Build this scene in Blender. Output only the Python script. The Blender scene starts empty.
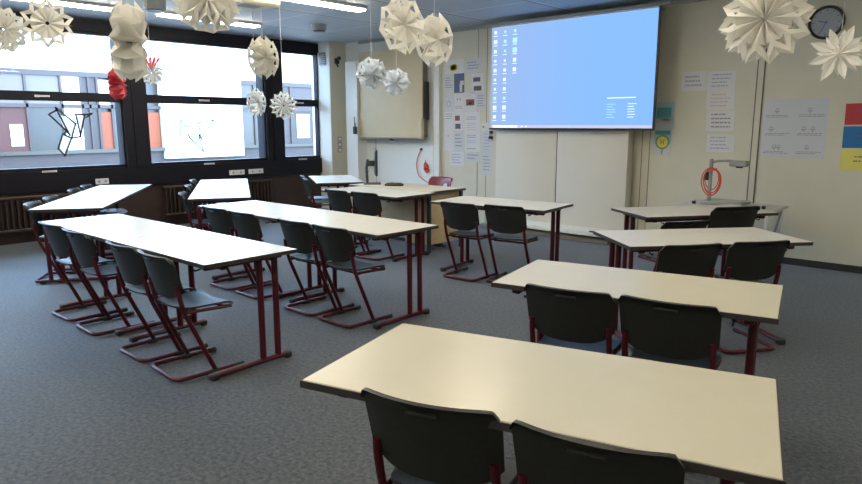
import bpy, math, random
from math import sin, cos, pi, radians
from mathutils import Vector, Matrix
random.seed(7)
S = bpy.context.scene
COL = S.collection

# ------------------------------------------------------------------ materials
def mat(name, col, rough=.5, metal=0., spec=.5, noise=0., nscale=30., bump=0., trans=0., coat=0.):
    m = bpy.data.materials.new(name); m.use_nodes = True
    nt = m.node_tree; b = nt.nodes['Principled BSDF']
    b.inputs['Base Color'].default_value = (*col, 1)
    b.inputs['Roughness'].default_value = rough
    b.inputs['Metallic'].default_value = metal
    b.inputs['Specular IOR Level'].default_value = spec
    if coat: b.inputs['Coat Weight'].default_value = coat; b.inputs['Coat Roughness'].default_value = .15
    if noise or bump:
        tc = nt.nodes.new('ShaderNodeTexCoord'); n = nt.nodes.new('ShaderNodeTexNoise')
        n.inputs['Scale'].default_value = nscale; n.inputs['Detail'].default_value = 4
        nt.links.new(tc.outputs['Object'], n.inputs['Vector'])
        if noise:
            r = nt.nodes.new('ShaderNodeValToRGB')
            r.color_ramp.elements[0].position = .3; r.color_ramp.elements[1].position = .7
            r.color_ramp.elements[0].color = (*[c*(1-noise) for c in col], 1)
            r.color_ramp.elements[1].color = (*[min(1, c*(1+noise)) for c in col], 1)
            nt.links.new(n.outputs['Fac'], r.inputs['Fac']); nt.links.new(r.outputs['Color'], b.inputs['Base Color'])
        if bump:
            bp = nt.nodes.new('ShaderNodeBump'); bp.inputs['Strength'].default_value = bump; bp.inputs['Distance'].default_value = .004
            nt.links.new(n.outputs['Fac'], bp.inputs['Height']); nt.links.new(bp.outputs['Normal'], b.inputs['Normal'])
    if trans:
        out = nt.nodes['Material Output']; t = nt.nodes.new('ShaderNodeBsdfTranslucent')
        t.inputs['Color'].default_value = (*col, 1)
        mx = nt.nodes.new('ShaderNodeMixShader'); mx.inputs[0].default_value = trans
        nt.links.new(b.outputs[0], mx.inputs[1]); nt.links.new(t.outputs[0], mx.inputs[2])
        nt.links.new(mx.outputs[0], out.inputs['Surface'])
    return m

def emit(name, col, s):
    m = bpy.data.materials.new(name); m.use_nodes = True; nt = m.node_tree
    nt.nodes.remove(nt.nodes['Principled BSDF'])
    e = nt.nodes.new('ShaderNodeEmission'); e.inputs[0].default_value = (*col, 1); e.inputs[1].default_value = s
    nt.links.new(e.outputs[0], nt.nodes['Material Output'].inputs['Surface'])
    return m

def glass_mat():
    m = bpy.data.materials.new('window_glass'); m.use_nodes = True; nt = m.node_tree
    nt.nodes.remove(nt.nodes['Principled BSDF'])
    t = nt.nodes.new('ShaderNodeBsdfTransparent'); t.inputs[0].default_value = (.97, .985, .99, 1)
    g = nt.nodes.new('ShaderNodeBsdfGlossy'); g.inputs['Roughness'].default_value = .02
    f = nt.nodes.new('ShaderNodeFresnel'); f.inputs[0].default_value = 1.25
    mx = nt.nodes.new('ShaderNodeMixShader')
    nt.links.new(f.outputs[0], mx.inputs[0]); nt.links.new(t.outputs[0], mx.inputs[1]); nt.links.new(g.outputs[0], mx.inputs[2])
    nt.links.new(mx.outputs[0], nt.nodes['Material Output'].inputs['Surface'])
    return m

def carpet_mat():
    m = bpy.data.materials.new('carpet'); m.use_nodes = True; nt = m.node_tree; b = nt.nodes['Principled BSDF']
    tc = nt.nodes.new('ShaderNodeTexCoord')
    n1 = nt.nodes.new('ShaderNodeTexNoise'); n1.inputs['Scale'].default_value = 42; n1.inputs['Detail'].default_value = 5; n1.inputs['Roughness'].default_value = .7
    n2 = nt.nodes.new('ShaderNodeTexNoise'); n2.inputs['Scale'].default_value = 1.3; n2.inputs['Detail'].default_value = 3
    r = nt.nodes.new('ShaderNodeValToRGB')
    r.color_ramp.elements[0].position = .34; r.color_ramp.elements[0].color = (.008, .011, .014, 1)
    r.color_ramp.elements[1].position = .66; r.color_ramp.elements[1].color = (.098, .106, .108, 1)
    mx = nt.nodes.new('ShaderNodeMix'); mx.data_type = 'RGBA'; mx.blend_type = 'MULTIPLY'
    r2 = nt.nodes.new('ShaderNodeValToRGB')
    r2.color_ramp.elements[0].position = .35; r2.color_ramp.elements[0].color = (.84, .84, .84, 1)
    r2.color_ramp.elements[1].position = .65; r2.color_ramp.elements[1].color = (1, 1, 1, 1)
    mx.inputs[0].default_value = 1
    L = nt.links.new
    L(tc.outputs['Object'], n1.inputs['Vector']); L(tc.outputs['Object'], n2.inputs['Vector'])
    L(n1.outputs['Fac'], r.inputs['Fac']); L(n2.outputs['Fac'], r2.inputs['Fac'])
    L(r.outputs['Color'], mx.inputs[6]); L(r2.outputs['Color'], mx.inputs[7]); L(mx.outputs[2], b.inputs['Base Color'])
    b.inputs['Roughness'].default_value = .75; b.inputs['Specular IOR Level'].default_value = .35
    b.inputs['Sheen Weight'].default_value = .45; b.inputs['Sheen Roughness'].default_value = .4
    b.inputs['Sheen Tint'].default_value = (.75, .85, 1, 1)
    bp = nt.nodes.new('ShaderNodeBump'); bp.inputs['Strength'].default_value = .5; bp.inputs['Distance'].default_value = .004
    L(n1.outputs['Fac'], bp.inputs['Height']); L(bp.outputs['Normal'], b.inputs['Normal'])
    return m

def ceiling_mat():
    m = bpy.data.materials.new('ceiling_tiles'); m.use_nodes = True; nt = m.node_tree; b = nt.nodes['Principled BSDF']
    tc = nt.nodes.new('ShaderNodeTexCoord'); sp = nt.nodes.new('ShaderNodeSeparateXYZ')
    L = nt.links.new; L(tc.outputs['Object'], sp.inputs[0])
    def line(sock, off, period, w):
        a = nt.nodes.new('ShaderNodeMath'); a.operation = 'ADD'; a.inputs[1].default_value = off; L(sock, a.inputs[0])
        mo = nt.nodes.new('ShaderNodeMath'); mo.operation = 'FLOORED_MODULO'; mo.inputs[1].default_value = period; L(a.outputs[0], mo.inputs[0])
        lt = nt.nodes.new('ShaderNodeMath'); lt.operation = 'LESS_THAN'; lt.inputs[1].default_value = w; L(mo.outputs[0], lt.inputs[0])
        return lt.outputs[0]
    dk = line(sp.outputs['X'], 8.6+13, 1.3, .035)
    lt = line(sp.outputs['X'], 8.565+13, 1.3, .04)
    yl = line(sp.outputs['Y'], -5.53+12.5, 1.25, .03)
    m1 = nt.nodes.new('ShaderNodeMix'); m1.data_type = 'RGBA'; m1.inputs[6].default_value = (.42, .48, .56, 1); m1.inputs[7].default_value = (.60, .66, .72, 1)
    L(yl, m1.inputs[0])
    m2 = nt.nodes.new('ShaderNodeMix'); m2.data_type = 'RGBA'; m2.inputs[7].default_value = (.60, .66, .72, 1); L(lt, m2.inputs[0]); L(m1.outputs[2], m2.inputs[6])
    m3 = nt.nodes.new('ShaderNodeMix'); m3.data_type = 'RGBA'; m3.inputs[7].default_value = (.17, .19, .22, 1); L(dk, m3.inputs[0]); L(m2.outputs[2], m3.inputs[6])
    L(m3.outputs[2], b.inputs['Base Color']); b.inputs['Roughness'].default_value = .55
    return m

M = dict(
    carpet=carpet_mat(), ceiling=ceiling_mat(), glass=glass_mat(),
    wall=mat('beige_wall_panel', (.62, .61, .515), .55, noise=.03, nscale=3),
    wall_white=mat('white_wall_panel', (.76, .80, .80), .5),
    seam=mat('panel_seam', (.12, .115, .1), .7),
    frame=mat('dark_window_frame', (.009, .009, .014), .5, spec=.2),
    sillwood=mat('dark_brown_panel', (.035, .02, .016), .55, noise=.2, nscale=9),
    radiator=mat('radiator_enamel', (.03, .019, .015), .5),
    skirt=mat('dark_skirting', (.03, .032, .03), .6),
    cwhite=mat('white_painted_column', (.72, .74, .72), .5),
    laminate=mat('cream_laminate', (.505, .485, .385), .33, noise=.02, nscale=5, coat=.12),
    laminate_far=mat('pale_laminate', (.60, .59, .54), .3, noise=.02, nscale=5, coat=.12),
    laminate_lit=mat('window_lit_laminate', (.74, .76, .76), .25, noise=.02, nscale=5, coat=.15),  # same laminate whitened: window reflection on the tops put into the base colour
    edge=mat('dark_edge_band', (.035, .03, .03), .4),
    steel_red=mat('dark_red_steel', (.062, .004, .010), .4, spec=.35, coat=.05),
    rubber=mat('black_rubber', (.015, .015, .016), .6),
    shell=mat('charcoal_chair_shell', (.020, .021, .019), .42, spec=.3, noise=.12, nscale=60, bump=.12),
    seatshell=mat('charcoal_seat_shell', (.028, .031, .031), .42, noise=.12, nscale=60, bump=.1),
    redshell=mat('red_chair_shell', (.17, .014, .022), .35),
    wood=mat('light_birch', (.60, .46, .26), .45, noise=.08, nscale=14),
    woodtop=mat('desk_top_laminate', (.60, .54, .44), .35, noise=.04, nscale=10),
    darkgrey=mat('dark_grey_plastic', (.03, .033, .035), .45),
    black=mat('black_plastic', (.012, .012, .014), .4),
    board=mat('beige_board_cover', (.56, .49, .33), .5, noise=.03, nscale=4),
    boardside=mat('grey_board_rail', (.22, .21, .17), .5),
    whiteboard=mat('whiteboard_enamel', (.68, .67, .62), .3),
    alu=mat('aluminium', (.55, .56, .55), .35, metal=.6),
    traywhite=mat('white_tray', (.75, .78, .78), .4),
    gradegrey=mat('grey_plastic', (.30, .31, .30), .45),
    paper=mat('white_paper', (.66, .67, .70), .7),
    paper_cool=mat('cool_white_paper', (.57, .60, .65), .7),
    ink=mat('faded_ink', (.28, .29, .34), .7),
    ink_blue=mat('blue_ink', (.38, .40, .56), .7),
    ink_red=mat('red_ink', (.60, .44, .44), .7),
    photo_dark=mat('photo_dark', (.10, .08, .10), .5),
    photo_red=mat('photo_red', (.22, .08, .08), .5),
    navy=mat('navy_print', (.06, .09, .22), .5),
    yellow_dot=mat('yellow_print', (.62, .58, .12), .6),
    teal=mat('teal_print', (.10, .36, .40), .6),
    skyprint=mat('sky_print', (.35, .55, .62), .6),
    yellow=mat('yellow_card', (.72, .66, .16), .6),
    green=mat('green_print', (.22, .33, .06), .6),
    orange=mat('orange_print', (.65, .22, .03), .6),
    redcard=mat('red_card', (.45, .035, .05), .6),
    bluecard=mat('blue_card', (.015, .16, .42), .6),
    cream_star=mat('cream_bag_paper', (.98, .97, .93), .8, trans=.5),
    white_star=mat('white_bag_paper', (.88, .92, .96), .8, trans=.5),
    pale_star=mat('pale_bag_paper', (.92, .91, .86), .8, trans=.5),
    red_star=mat('red_bag_paper', (.85, .20, .25), .8, trans=.5),
    string=mat('white_thread', (.62, .64, .66), .7),
    light=emit('fluorescent_tube_glow', (1., .885, .70), 27.),
    lamp_body=mat('lamp_housing', (.6, .61, .6), .4),
    beamer=mat('cream_plastic', (.72, .68, .52), .45),
    grille=mat('grey_grille', (.32, .32, .33), .5),
    redcord=mat('red_cord', (.62, .06, .04), .5),
    clockface=mat('clock_face', (.36, .40, .47), .25),
    facade=mat('white_facade', (.60, .57, .52), .7),
    facade_frame=mat('blue_grey_facade_frame', (.038, .024, .021), .5),
    facade_glass=mat('pale_facade_glass', (.029, .023, .016), .3),
    facade_grey=mat('grey_facade_glass', (.045, .035, .024), .3),
    facade_orange=mat('orange_facade_panel', (.19, .036, .006), .6),
    facade_red=mat('brick_red_facade_panel', (.055, .011, .006), .6),
    facade_pane=mat('pale_upper_facade_glass', (.095, .068, .052), .3),
    gravel=mat('pale_roof_gravel', (.21, .18, .155), .9, noise=.25, nscale=6),
)

# ------------------------------------------------------------------ mesh builder
class MB:
    def __init__(s): s.v = []; s.f = []; s.mi = []; s.mats = []
    def slot(s, m):
        m = M[m] if isinstance(m, str) else m
        if m not in s.mats: s.mats.append(m)
        return s.mats.index(m)
    def add(s, vs, fs, m, T=None):
        k = s.slot(m); o = len(s.v)
        s.v += [tuple(T @ Vector(v)) if T is not None else tuple(v) for v in vs]
        s.f += [tuple(i+o for i in f) for f in fs]; s.mi += [k]*len(fs); return s
    def box(s, a, b, m, T=None, bev=0.):
        x0, y0, z0 = a; x1, y1, z1 = b
        if bev <= 0:
            vs = [(x, y, z) for z in (z0, z1) for y in (y0, y1) for x in (x0, x1)]
            fs = [(0, 2, 3, 1), (4, 5, 7, 6), (0, 1, 5, 4), (2, 6, 7, 3), (0, 4, 6, 2), (1, 3, 7, 5)]
            return s.add(vs, fs, m, T)
        # bevelled box : rounded outline in XY, chamfered in Z
        bev = min(bev, (x1-x0)/2.01, (y1-y0)/2.01, (z1-z0)/2.01)
        rings = []
        for z, ins in ((z0, bev), (z0+bev, 0), (z1-bev, 0), (z1, bev)):
            rg = []
            for cx, cy, a0 in ((x1-bev, y1-bev, 0), (x0+bev, y1-bev, 90), (x0+bev, y0+bev, 180), (x1-bev, y0+bev, 270)):
                for k in (0, 45, 90):
                    r = bev-ins if ins else bev
                    r = max(r, bev*.15)
                    rg.append((cx+r*cos(radians(a0+k)), cy+r*sin(radians(a0+k)), z))
            rings.append(rg)
        n = 12; vs = [p for r in rings for p in r]
        fs = [tuple(range(n))[::-1], tuple(range(3*n, 4*n))]
        for i in range(3):
            for j in range(n): fs.append((i*n+j, i*n+(j+1) % n, (i+1)*n+(j+1) % n, (i+1)*n+j))
        return s.add(vs, fs, m, T)
    def cyl(s, c, r, h, m, n=20, T=None, r2=None):
        r2 = r if r2 is None else r2
        vs = [(c[0]+r*cos(2*pi*k/n), c[1]+r*sin(2*pi*k/n), c[2]) for k in range(n)] + [(c[0]+r2*cos(2*pi*k/n), c[1]+r2*sin(2*pi*k/n), c[2]+h) for k in range(n)]
        fs = [tuple(range(n))[::-1], tuple(range(n, 2*n))]+[(k, (k+1) % n, n+(k+1) % n, n+k) for k in range(n)]
        return s.add(vs, fs, m, T)
    def tube(s, pts, r, m, n=8, closed=False, T=None, rz=None, fillet=0.):
        P = [Vector(p) for p in pts]
        if fillet > 0:
            Q = []
            for i, p in enumerate(P):
                if not closed and i in (0, len(P)-1): Q.append(p); continue
                a = P[i-1]; b = P[(i+1) % len(P)]
                fa = min(fillet, (a-p).length*.45); fb = min(fillet, (b-p).length*.45)
                A = p+(a-p).normalized()*fa; B = p+(b-p).normalized()*fb
                for t in (0, .25, .5, .75, 1): Q.append(A*(1-t)**2+p*2*t*(1-t)+B*t*t)
            P = Q
        N = len(P); rings = []; up = None
        for i in range(N):
            a = P[i-1] if (i or closed) else P[0]; b = P[(i+1) % N] if (i < N-1 or closed) else P[-1]
            d = (b-a).normalized()
            if up is None: up = Vector((0, 0, 1)) if abs(d.z) < .9 else Vector((1, 0, 0))
            side = d.cross(up).normalized(); up = side.cross(d).normalized()
            q = rz if rz else r
            rings.append([P[i]+side*r*cos(2*pi*k/n)+up*q*sin(2*pi*k/n) for k in range(n)])
        vs = [p for g in rings for p in g]; fs = []
        for i in range(N if closed else N-1):
            j = (i+1) % N
            for k in range(n): fs.append((i*n+k, i*n+(k+1) % n, j*n+(k+1) % n, j*n+k))
        if not closed: fs += [tuple(range(n))[::-1], tuple(range((N-1)*n, N*n))]
        return s.add(vs, fs, m, T)
    def poly(s, pts, t, m, axis='y', T=None):   # prism of outline pts (a,b) along axis thickness t=(t0,t1)
        def mk(a, b, c): return (a, c, b) if axis == 'y' else ((c, a, b) if axis == 'x' else (a, b, c))
        n = len(pts); vs = [mk(a, b, t[0]) for a, b in pts]+[mk(a, b, t[1]) for a, b in pts]
        fs = [tuple(range(n)), tuple(range(n, 2*n))[::-1]]+[(k, n+k, n+(k+1) % n, (k+1) % n) for k in range(n)]
        return s.add(vs, fs, m, T)
    def build(s, name, parent=None, smooth=True, angle=35, solid=0.):
        me = bpy.data.meshes.new(name); me.from_pydata([tuple(v) for v in s.v], [], s.f)
        for m in s.mats: me.materials.append(m)
        me.polygons.foreach_set('material_index', s.mi)
        import bmesh
        bm = bmesh.new(); bm.from_mesh(me); bmesh.ops.recalc_face_normals(bm, faces=bm.faces)
        if solid:
            pass
        bm.to_mesh(me); bm.free()
        if smooth:
            me.polygons.foreach_set('use_smooth', [True]*len(me.polygons))
            try: me.set_sharp_from_angle(angle=radians(angle))
            except Exception: pass
        o = bpy.data.objects.new(name, me); COL.objects.link(o)
        if parent: o.parent = parent
        return o

def tag(o, label=None, cat=None, group=None, kind=None):
    if label: o['label'] = label
    if cat: o['category'] = cat
    if group: o['group'] = group
    if kind: o['kind'] = kind
    return o
def empty(name, loc=(0, 0, 0), rz=0., label=None, cat=None, group=None):
    o = bpy.data.objects.new(name, None); COL.objects.link(o); o.location = loc; o.rotation_euler = (0, 0, rz); o.empty_display_size = .1
    return tag(o, label, cat, group)
def struct(name, mb, **k):
    return tag(mb.build(name, smooth=k.get('smooth', False)), kind='structure')
def copy_tree(o, parent=None):
    c = o.copy(); COL.objects.link(c)
    if parent: c.parent = parent
    for ch in list(o.children): copy_tree(ch, c)
    return c

# ------------------------------------------------------------------ room
XW, YF, ZC = -9.75, 7.93, 2.98
XR, YB = 2.6, -3.1
struct('floor', MB().box((XW-.3, YB-.2, -.12), (XR+.2, YF+.2, 0), 'carpet'))
struct('ceiling', MB().box((XW-.3, YB-.2, ZC), (XR+.2, YF+.2, ZC+.12), 'ceiling'))
w = MB(); w.box((-7.15, YF, 0), (XR, YF+.2, ZC), 'wall'); w.box((XW-.3, YF, 0), (-7.15, YF+.2, ZC), 'wall_white'); struct('wall_front', w)
struct('wall_right', MB().box((XR, YB, 0), (XR+.2, YF, ZC), 'wall'))
struct('wall_back', MB().box((XW-.3, YB-.2, 0), (XR+.2, YB, ZC), 'wall'))
struct('baseboard_front', MB().box((-3.5, YF-.018, 0), (XR, YF, .075), 'skirt', bev=.005))
# window wall under and above the panes
w = MB()
w.box((XW-.25, YB, 0), (XW-.02, YF, .68), 'sillwood')
w.box((XW-.25, YB, .66), (XW+.03, 7.55, .93), 'frame')
w.box((XW-.25, YB, 2.80), (XW+.02, 7.55, ZC-.02), 'frame')
struct('wall_left', w)
posts = [6.40-2.38*k for k in range(0, 5)]
for k, y in enumerate(posts):
    if y < YB: continue
    m = MB(); m.box((XW-.25, y, .9), (XW+.035, y+.35, 2.82), 'frame'); m.box((XW+.035, y+.13, .93), (XW+.05, y+.22, 2.8), 'frame')
    struct('trim_%d' % (k+1), m)
wn = 0
bays = [(6.75, 7.55)]+[(p-2.03, p) for p in posts]
for (y0, y1) in bays:
    wn += 1
    if y1 < YB: continue
    y0 = max(y0, YB)
    m = MB()
    for z0, z1 in ((.93, .975), (1.855, 1.975), (2.76, 2.80)): m.box((XW-.12, y0-.005, z0), (XW-.01, y1+.005, z1), 'frame')
    m.box((XW-.12, y0-.005, .93), (XW-.01, y0+.02, 2.8), 'frame'); m.box((XW-.12, y1-.02, .93), (XW-.01, y1+.005, 2.8), 'frame')
    wo = struct('window_%d' % wn, m)
    for z0, z1 in ((.975, 1.855), (1.975, 2.76)):
        MB().box((XW-.075, y0+.018, z0-.002), (XW-.07, y1-.018, z1+.002), 'glass').build('pane', wo, smooth=False)
    yc = (y0+y1)/2 if wn > 1 else 7.18
    for zz, off in ((1.915, .08), (.925, 0.)):
        if y0 > 1.9:
            xx = XW-.01 if zz > 1 else XW+.03
            ym = {1: (7.12, 7.12), 2: (5.3, 5.3), 3: (3.0, 2.98)}[wn][0 if zz > 1 else 1]
            lab = MB(); lab.box((xx, ym-.09, zz-.012), (xx+.003, ym+.09, zz+.012), 'paper')
            for q in range(6): lab.box((xx+.003, ym-.075+q*.026, zz-.006), (xx+.0035, ym-.06+q*.026, zz+.006), 'ink')
            lab.build('frame_label', wo, smooth=False)
# pillar in the corner
w = MB(); w.box((XW-.2, 7.55, 0), (-9.43, YF, ZC), 'cwhite'); w.box((-9.43, 7.555, 0), (-9.42, YF, ZC), 'wall'); struct('trim_10', w)
w = MB(); w.box((-9.40, 7.56, 0), (-9.405, 7.60, 2.9), 'wall'); 
o = MB().box((-9.70, 7.535, 2.58), (-9.52, 7.55, 2.80), 'grille', bev=.004)
for q in range(6): o.box((-9.69, 7.533, 2.60+q*.034), (-9.53, 7.536, 2.612+q*.034), 'darkgrey')
tag(o.build('vent_grille'), 'small grey vent grille high on the white corner pillar', 'vent')
o = MB().box((-9.42, 7.66, 2.60), (-9.37, 7.74, 2.70), 'black', bev=.01); o.tube([(-9.40, 7.7, 2.6), (-9.34, 7.68, 2.55), (-9.33, 7.64, 2.58)], .012, 'black'); o.box((-9.35, 7.66, 2.66), (-9.28, 7.70, 2.72), 'black', bev=.008)
tag(o.build('wall_hook'), 'black bracket high on the side of the corner pillar', 'bracket')
for k in range(3):
    o = MB().box((-9.42, 7.68, 1.03+k*.10), (-9.408, 7.78, 1.12+k*.10), 'gradegrey', bev=.006); o.box((-9.408, 7.70, 1.05+k*.10), (-9.404, 7.76, 1.10+k*.10), 'traywhite')
    tag(o.build('light_switch'), ['lowest', 'middle', 'topmost'][k]+' grey wall switch in the row of three on the corner pillar', 'light switch', 'switches on the corner pillar')
w = MB(); w.box((-9.20, 7.72, 0), (-8.90, YF, 2.62), 'cwhite'); struct('trim_11', w)  # added box column, set forward to catch window light as a bright strip
# radiators
def radiator(y0, y1, label):
    t = empty('radiator', (XW+.03, (y0+y1)/2, .16), 0, label, 'radiator', 'radiators under the windows')
    h = (y1-y0)/2; m = MB(); m.box((0, -h, 0), (.07, h, .04), 'radiator', bev=.01); m.box((0, -h, .42), (.07, h, .46), 'radiator', bev=.01); m.build('frame', t)
    m = MB(); n = int((y1-y0)/.065)
    for k in range(n):
        y = -h+.03+k*(2*h-.06)/(n-1); m.box((.01, y-.014, .035), (.065, y+.014, .425), 'radiator', bev=.008)
    m.build('fins', t)
    MB().box((-.045, -h*.6, .2), (.012, -h*.6+.04, .25), 'radiator').build('bracket', t)
    MB().box((-.045, h*.6, .2), (.012, h*.6+.04, .25), 'radiator').build('bracket', t)
radiator(1.2, 3.5, 'brown ribbed radiator below the large window with the black bird outline')
radiator(4.5, 6.42, 'brown ribbed radiator below the middle window')
for a, b, l in (((3.55, .71), (3.73, .79), 'single white socket plate under the left window, beyond the window table'), ((5.64, .72), (5.92, .80), 'left one of two white socket plates under the middle window'), ((6.0, .72), (6.28, .80), 'right one of two white socket plates under the middle window')):
    o = MB().box((XW+.03, a[0], a[1]), (XW+.045, b[0], b[1]), 'paper', bev=.004)
    n = 2
    for q in range(n):
        yc = a[0]+(b[0]-a[0])*(q+.5)/n; o.cyl((0, 0, 0), .018, .002, 'gradegrey', 12, T=Matrix.Translation((XW+.045, yc, (a[1]+b[1])/2)) @ Matrix.Rotation(pi/2, 4, 'Y'))
    tag(o.build('socket_plate'), l, 'socket')
# seams and trims of the front wall
tn = 20
def trim(x0, x1, z0, z1, m, d=.012):
    global tn; tn += 1
    struct('trim_%d' % tn, MB().box((x0, YF-d, z0), (x1, YF, z1), m))
for x in (-2.395, -2.325): trim(x-.005, x+.005, .02, ZC, 'seam', .014)
trim(-2.39, -2.33, .02, ZC, 'wall', .012)
trim(-3.60, -3.592, .0, ZC, 'seam', .002); trim(-3.70, -3.692, .0, ZC, 'seam', .002)
trim(-6.36, -6.352, .0, ZC, 'seam', .002); trim(-6.19, -6.182, .0, ZC, 'seam', .002)
trim(-7.21, -7.10, .0, ZC, 'cwhite', .06); trim(-7.26, -7.215, .0, ZC, 'wall', .03)
trim(-8.66, -8.652, .0, 1.3, 'seam', .002)
trim(-9.05, XR, ZC-.05, ZC, 'gradegrey', .03)

# ------------------------------------------------------------------ tables
def make_table(top='laminate', L=1.3, W=.65):
    t = empty('classroom_table')
    a = MB().box((-L/2, -W/2, .728), (L/2, W/2, .750), top, bev=.004); ta = a.build('tabletop', t)
    e = MB()
    for (x0, y0, x1, y1) in ((-L/2-.004, -W/2-.004, L/2+.004, -W/2+.002), (-L/2-.004, W/2-.002, L/2+.004, W/2+.004), (-L/2-.004, -W/2-.004, -L/2+.002, W/2+.004), (L/2-.002, -W/2-.004, L/2+.004, W/2+.004)):
        e.box((x0, y0, .724), (x1, y1, .7475), 'edge')
    e.build('edge_band', ta, smooth=False)
    r = MB(); yy = W/2
    for y in (-W/2+.17, W/2-.12): r.box((-L/2+.08, y-.014, .678), (L/2-.08, y+.014, .718), 'steel_red', bev=.004)
    for s in (-1, 1): r.box((s*(L/2-.11)-.022, -W/2+.05, .690), (s*(L/2-.11)+.022, W/2-.05, .728), 'steel_red', bev=.006)
    r.build('underframe', t)
    for s in (-1, 1):
        x = s*(L/2-.11)
        f = MB().tube([(x, -W/2+.075, .026), (x, W/2-.03, .026)], .024, 'steel_red', 10, rz=.018); fo = f.build('foot', t)
        for y in (-W/2+.075, W/2-.03): MB().box((x-.027, y-.025, 0), (x+.027, y+.025, .04), 'rubber', bev=.008).build('end_cap', fo)
        for y in (W/2-.215, W/2-.10):
            MB().tube([(x, y, .03), (x, y, .70)], .021, 'steel_red', 12).build('upright', t)
        h = MB().tube([(x-s*.06, -W/2+.075, .71), (x-s*.06, -W/2+.07, .69), (x-s*.06, -W/2+.03, .682), (x-s*.06, -W/2+.02, .695)], .005, 'rubber', 6, fillet=.01); h.build('bag_hook', t)
    return t
tab = {k: make_table(k) for k in ('laminate', 'laminate_far', 'laminate_lit')}
used = set()
def table(x, y, a, label, k='laminate', group='classroom tables'):
    o = tab[k] if k not in used else copy_tree(tab[k]); used.add(k)
    o.location = (x, y, 0); o.rotation_euler = (0, 0, radians(a)); tag(o, label, 'table', group); return o
def pair(x, y, a, l1, l2, k, d=.655, jog=(0, 0)):
    c, s = cos(radians(a)), sin(radians(a))
    table(x-c*d, y-s*d, a, l1, k); table(x+c*d+jog[0], y+s*d+jog[1], a, l2, k)
table(-1.075, 1.665, 16.5, 'large cream table in the foreground with a dark edge, closest to the viewer').scale = (1.035, 1.02, 1)
table(-1.415, 3.055, 13, 'cream table second from the front on the right, with two chairs pushed in').scale = (.995, 1, 1)
table(-1.73, 4.69, 50, 'cream table on the right turned towards the wall, third from the front', 'laminate_far')
table(-2.31, 6.09, 55, 'pale table near the front wall just before the overhead projector stand', 'laminate_far')
table(-4.0, 5.38, 7, 'pale table standing in front of the whiteboard with two chairs', 'laminate_far')
pair(-4.755, 2.10, 1.5, 'left table of the long window-lit row closest to the viewer on the left', 'right table of the nearest left row, showing its dark red legs', 'laminate_lit')
pair(-4.76, 3.49, .3, 'left table of the second row behind the long window-lit row', 'right cream table of the second row, its end towards the foreground table', 'laminate_far')
pair(-7.87, 2.92, 145.8, 'window-lit table at the near end of the angled pair under the left window', 'window-lit table at the far end of the angled pair under the left window', 'laminate_lit')
pair(-7.65, 4.33, 149, 'small-looking window-lit table near the radiator, nearer of two end to end', 'window-lit table close to the window, farther of two end to end', 'laminate_lit', jog=(.0, .0))
table(-7.60, 6.13, -32, 'window-lit table in the far corner beside the white pillar', 'laminate_lit')
table(-5.79, 5.31, 1, 'pale table pushed against the front of the teacher desk', 'laminate_far')

for c_ in list(tab['laminate'].children):
    if c_.name.startswith('bag_hook'): bpy.data.objects.remove(c_)
# ------------------------------------------------------------------ chairs
def shell_grid(fn, nu, nv, m, th, hole=None):
    """double sided sheet: fn(u,v)->(pos, normal)"""
    mb = MB(); front = []; back = []
    for j in range(nv+1):
        for i in range(nu+1):
            p, n = fn(-1+2*i/nu, j/nv); front.append(Vector(p)+Vector(n)*th/2); back.append(Vector(p)-Vector(n)*th/2)
    K = len(front); fs = []; W_ = nu+1
    ok = lambda i, j: 0 <= i < nu and 0 <= j < nv and not (hole and hole(i, j))
    for j in range(nv):
        for i in range(nu):
            if not ok(i, j): continue
            a, b, c, d = j*W_+i, j*W_+i+1, (j+1)*W_+i+1, (j+1)*W_+i
            fs.append((a, b, c, d)); fs.append((a+K, d+K, c+K, b+K))
            for (di, dj, p, q) in ((0, -1, a, b), (1, 0, b, c), (0, 1, c, d), (-1, 0, d, a)):
                if not ok(i+di, j+dj): fs.append((p, p+K, q+K, q))
    mb.add(front+back, fs, m); return mb
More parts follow.
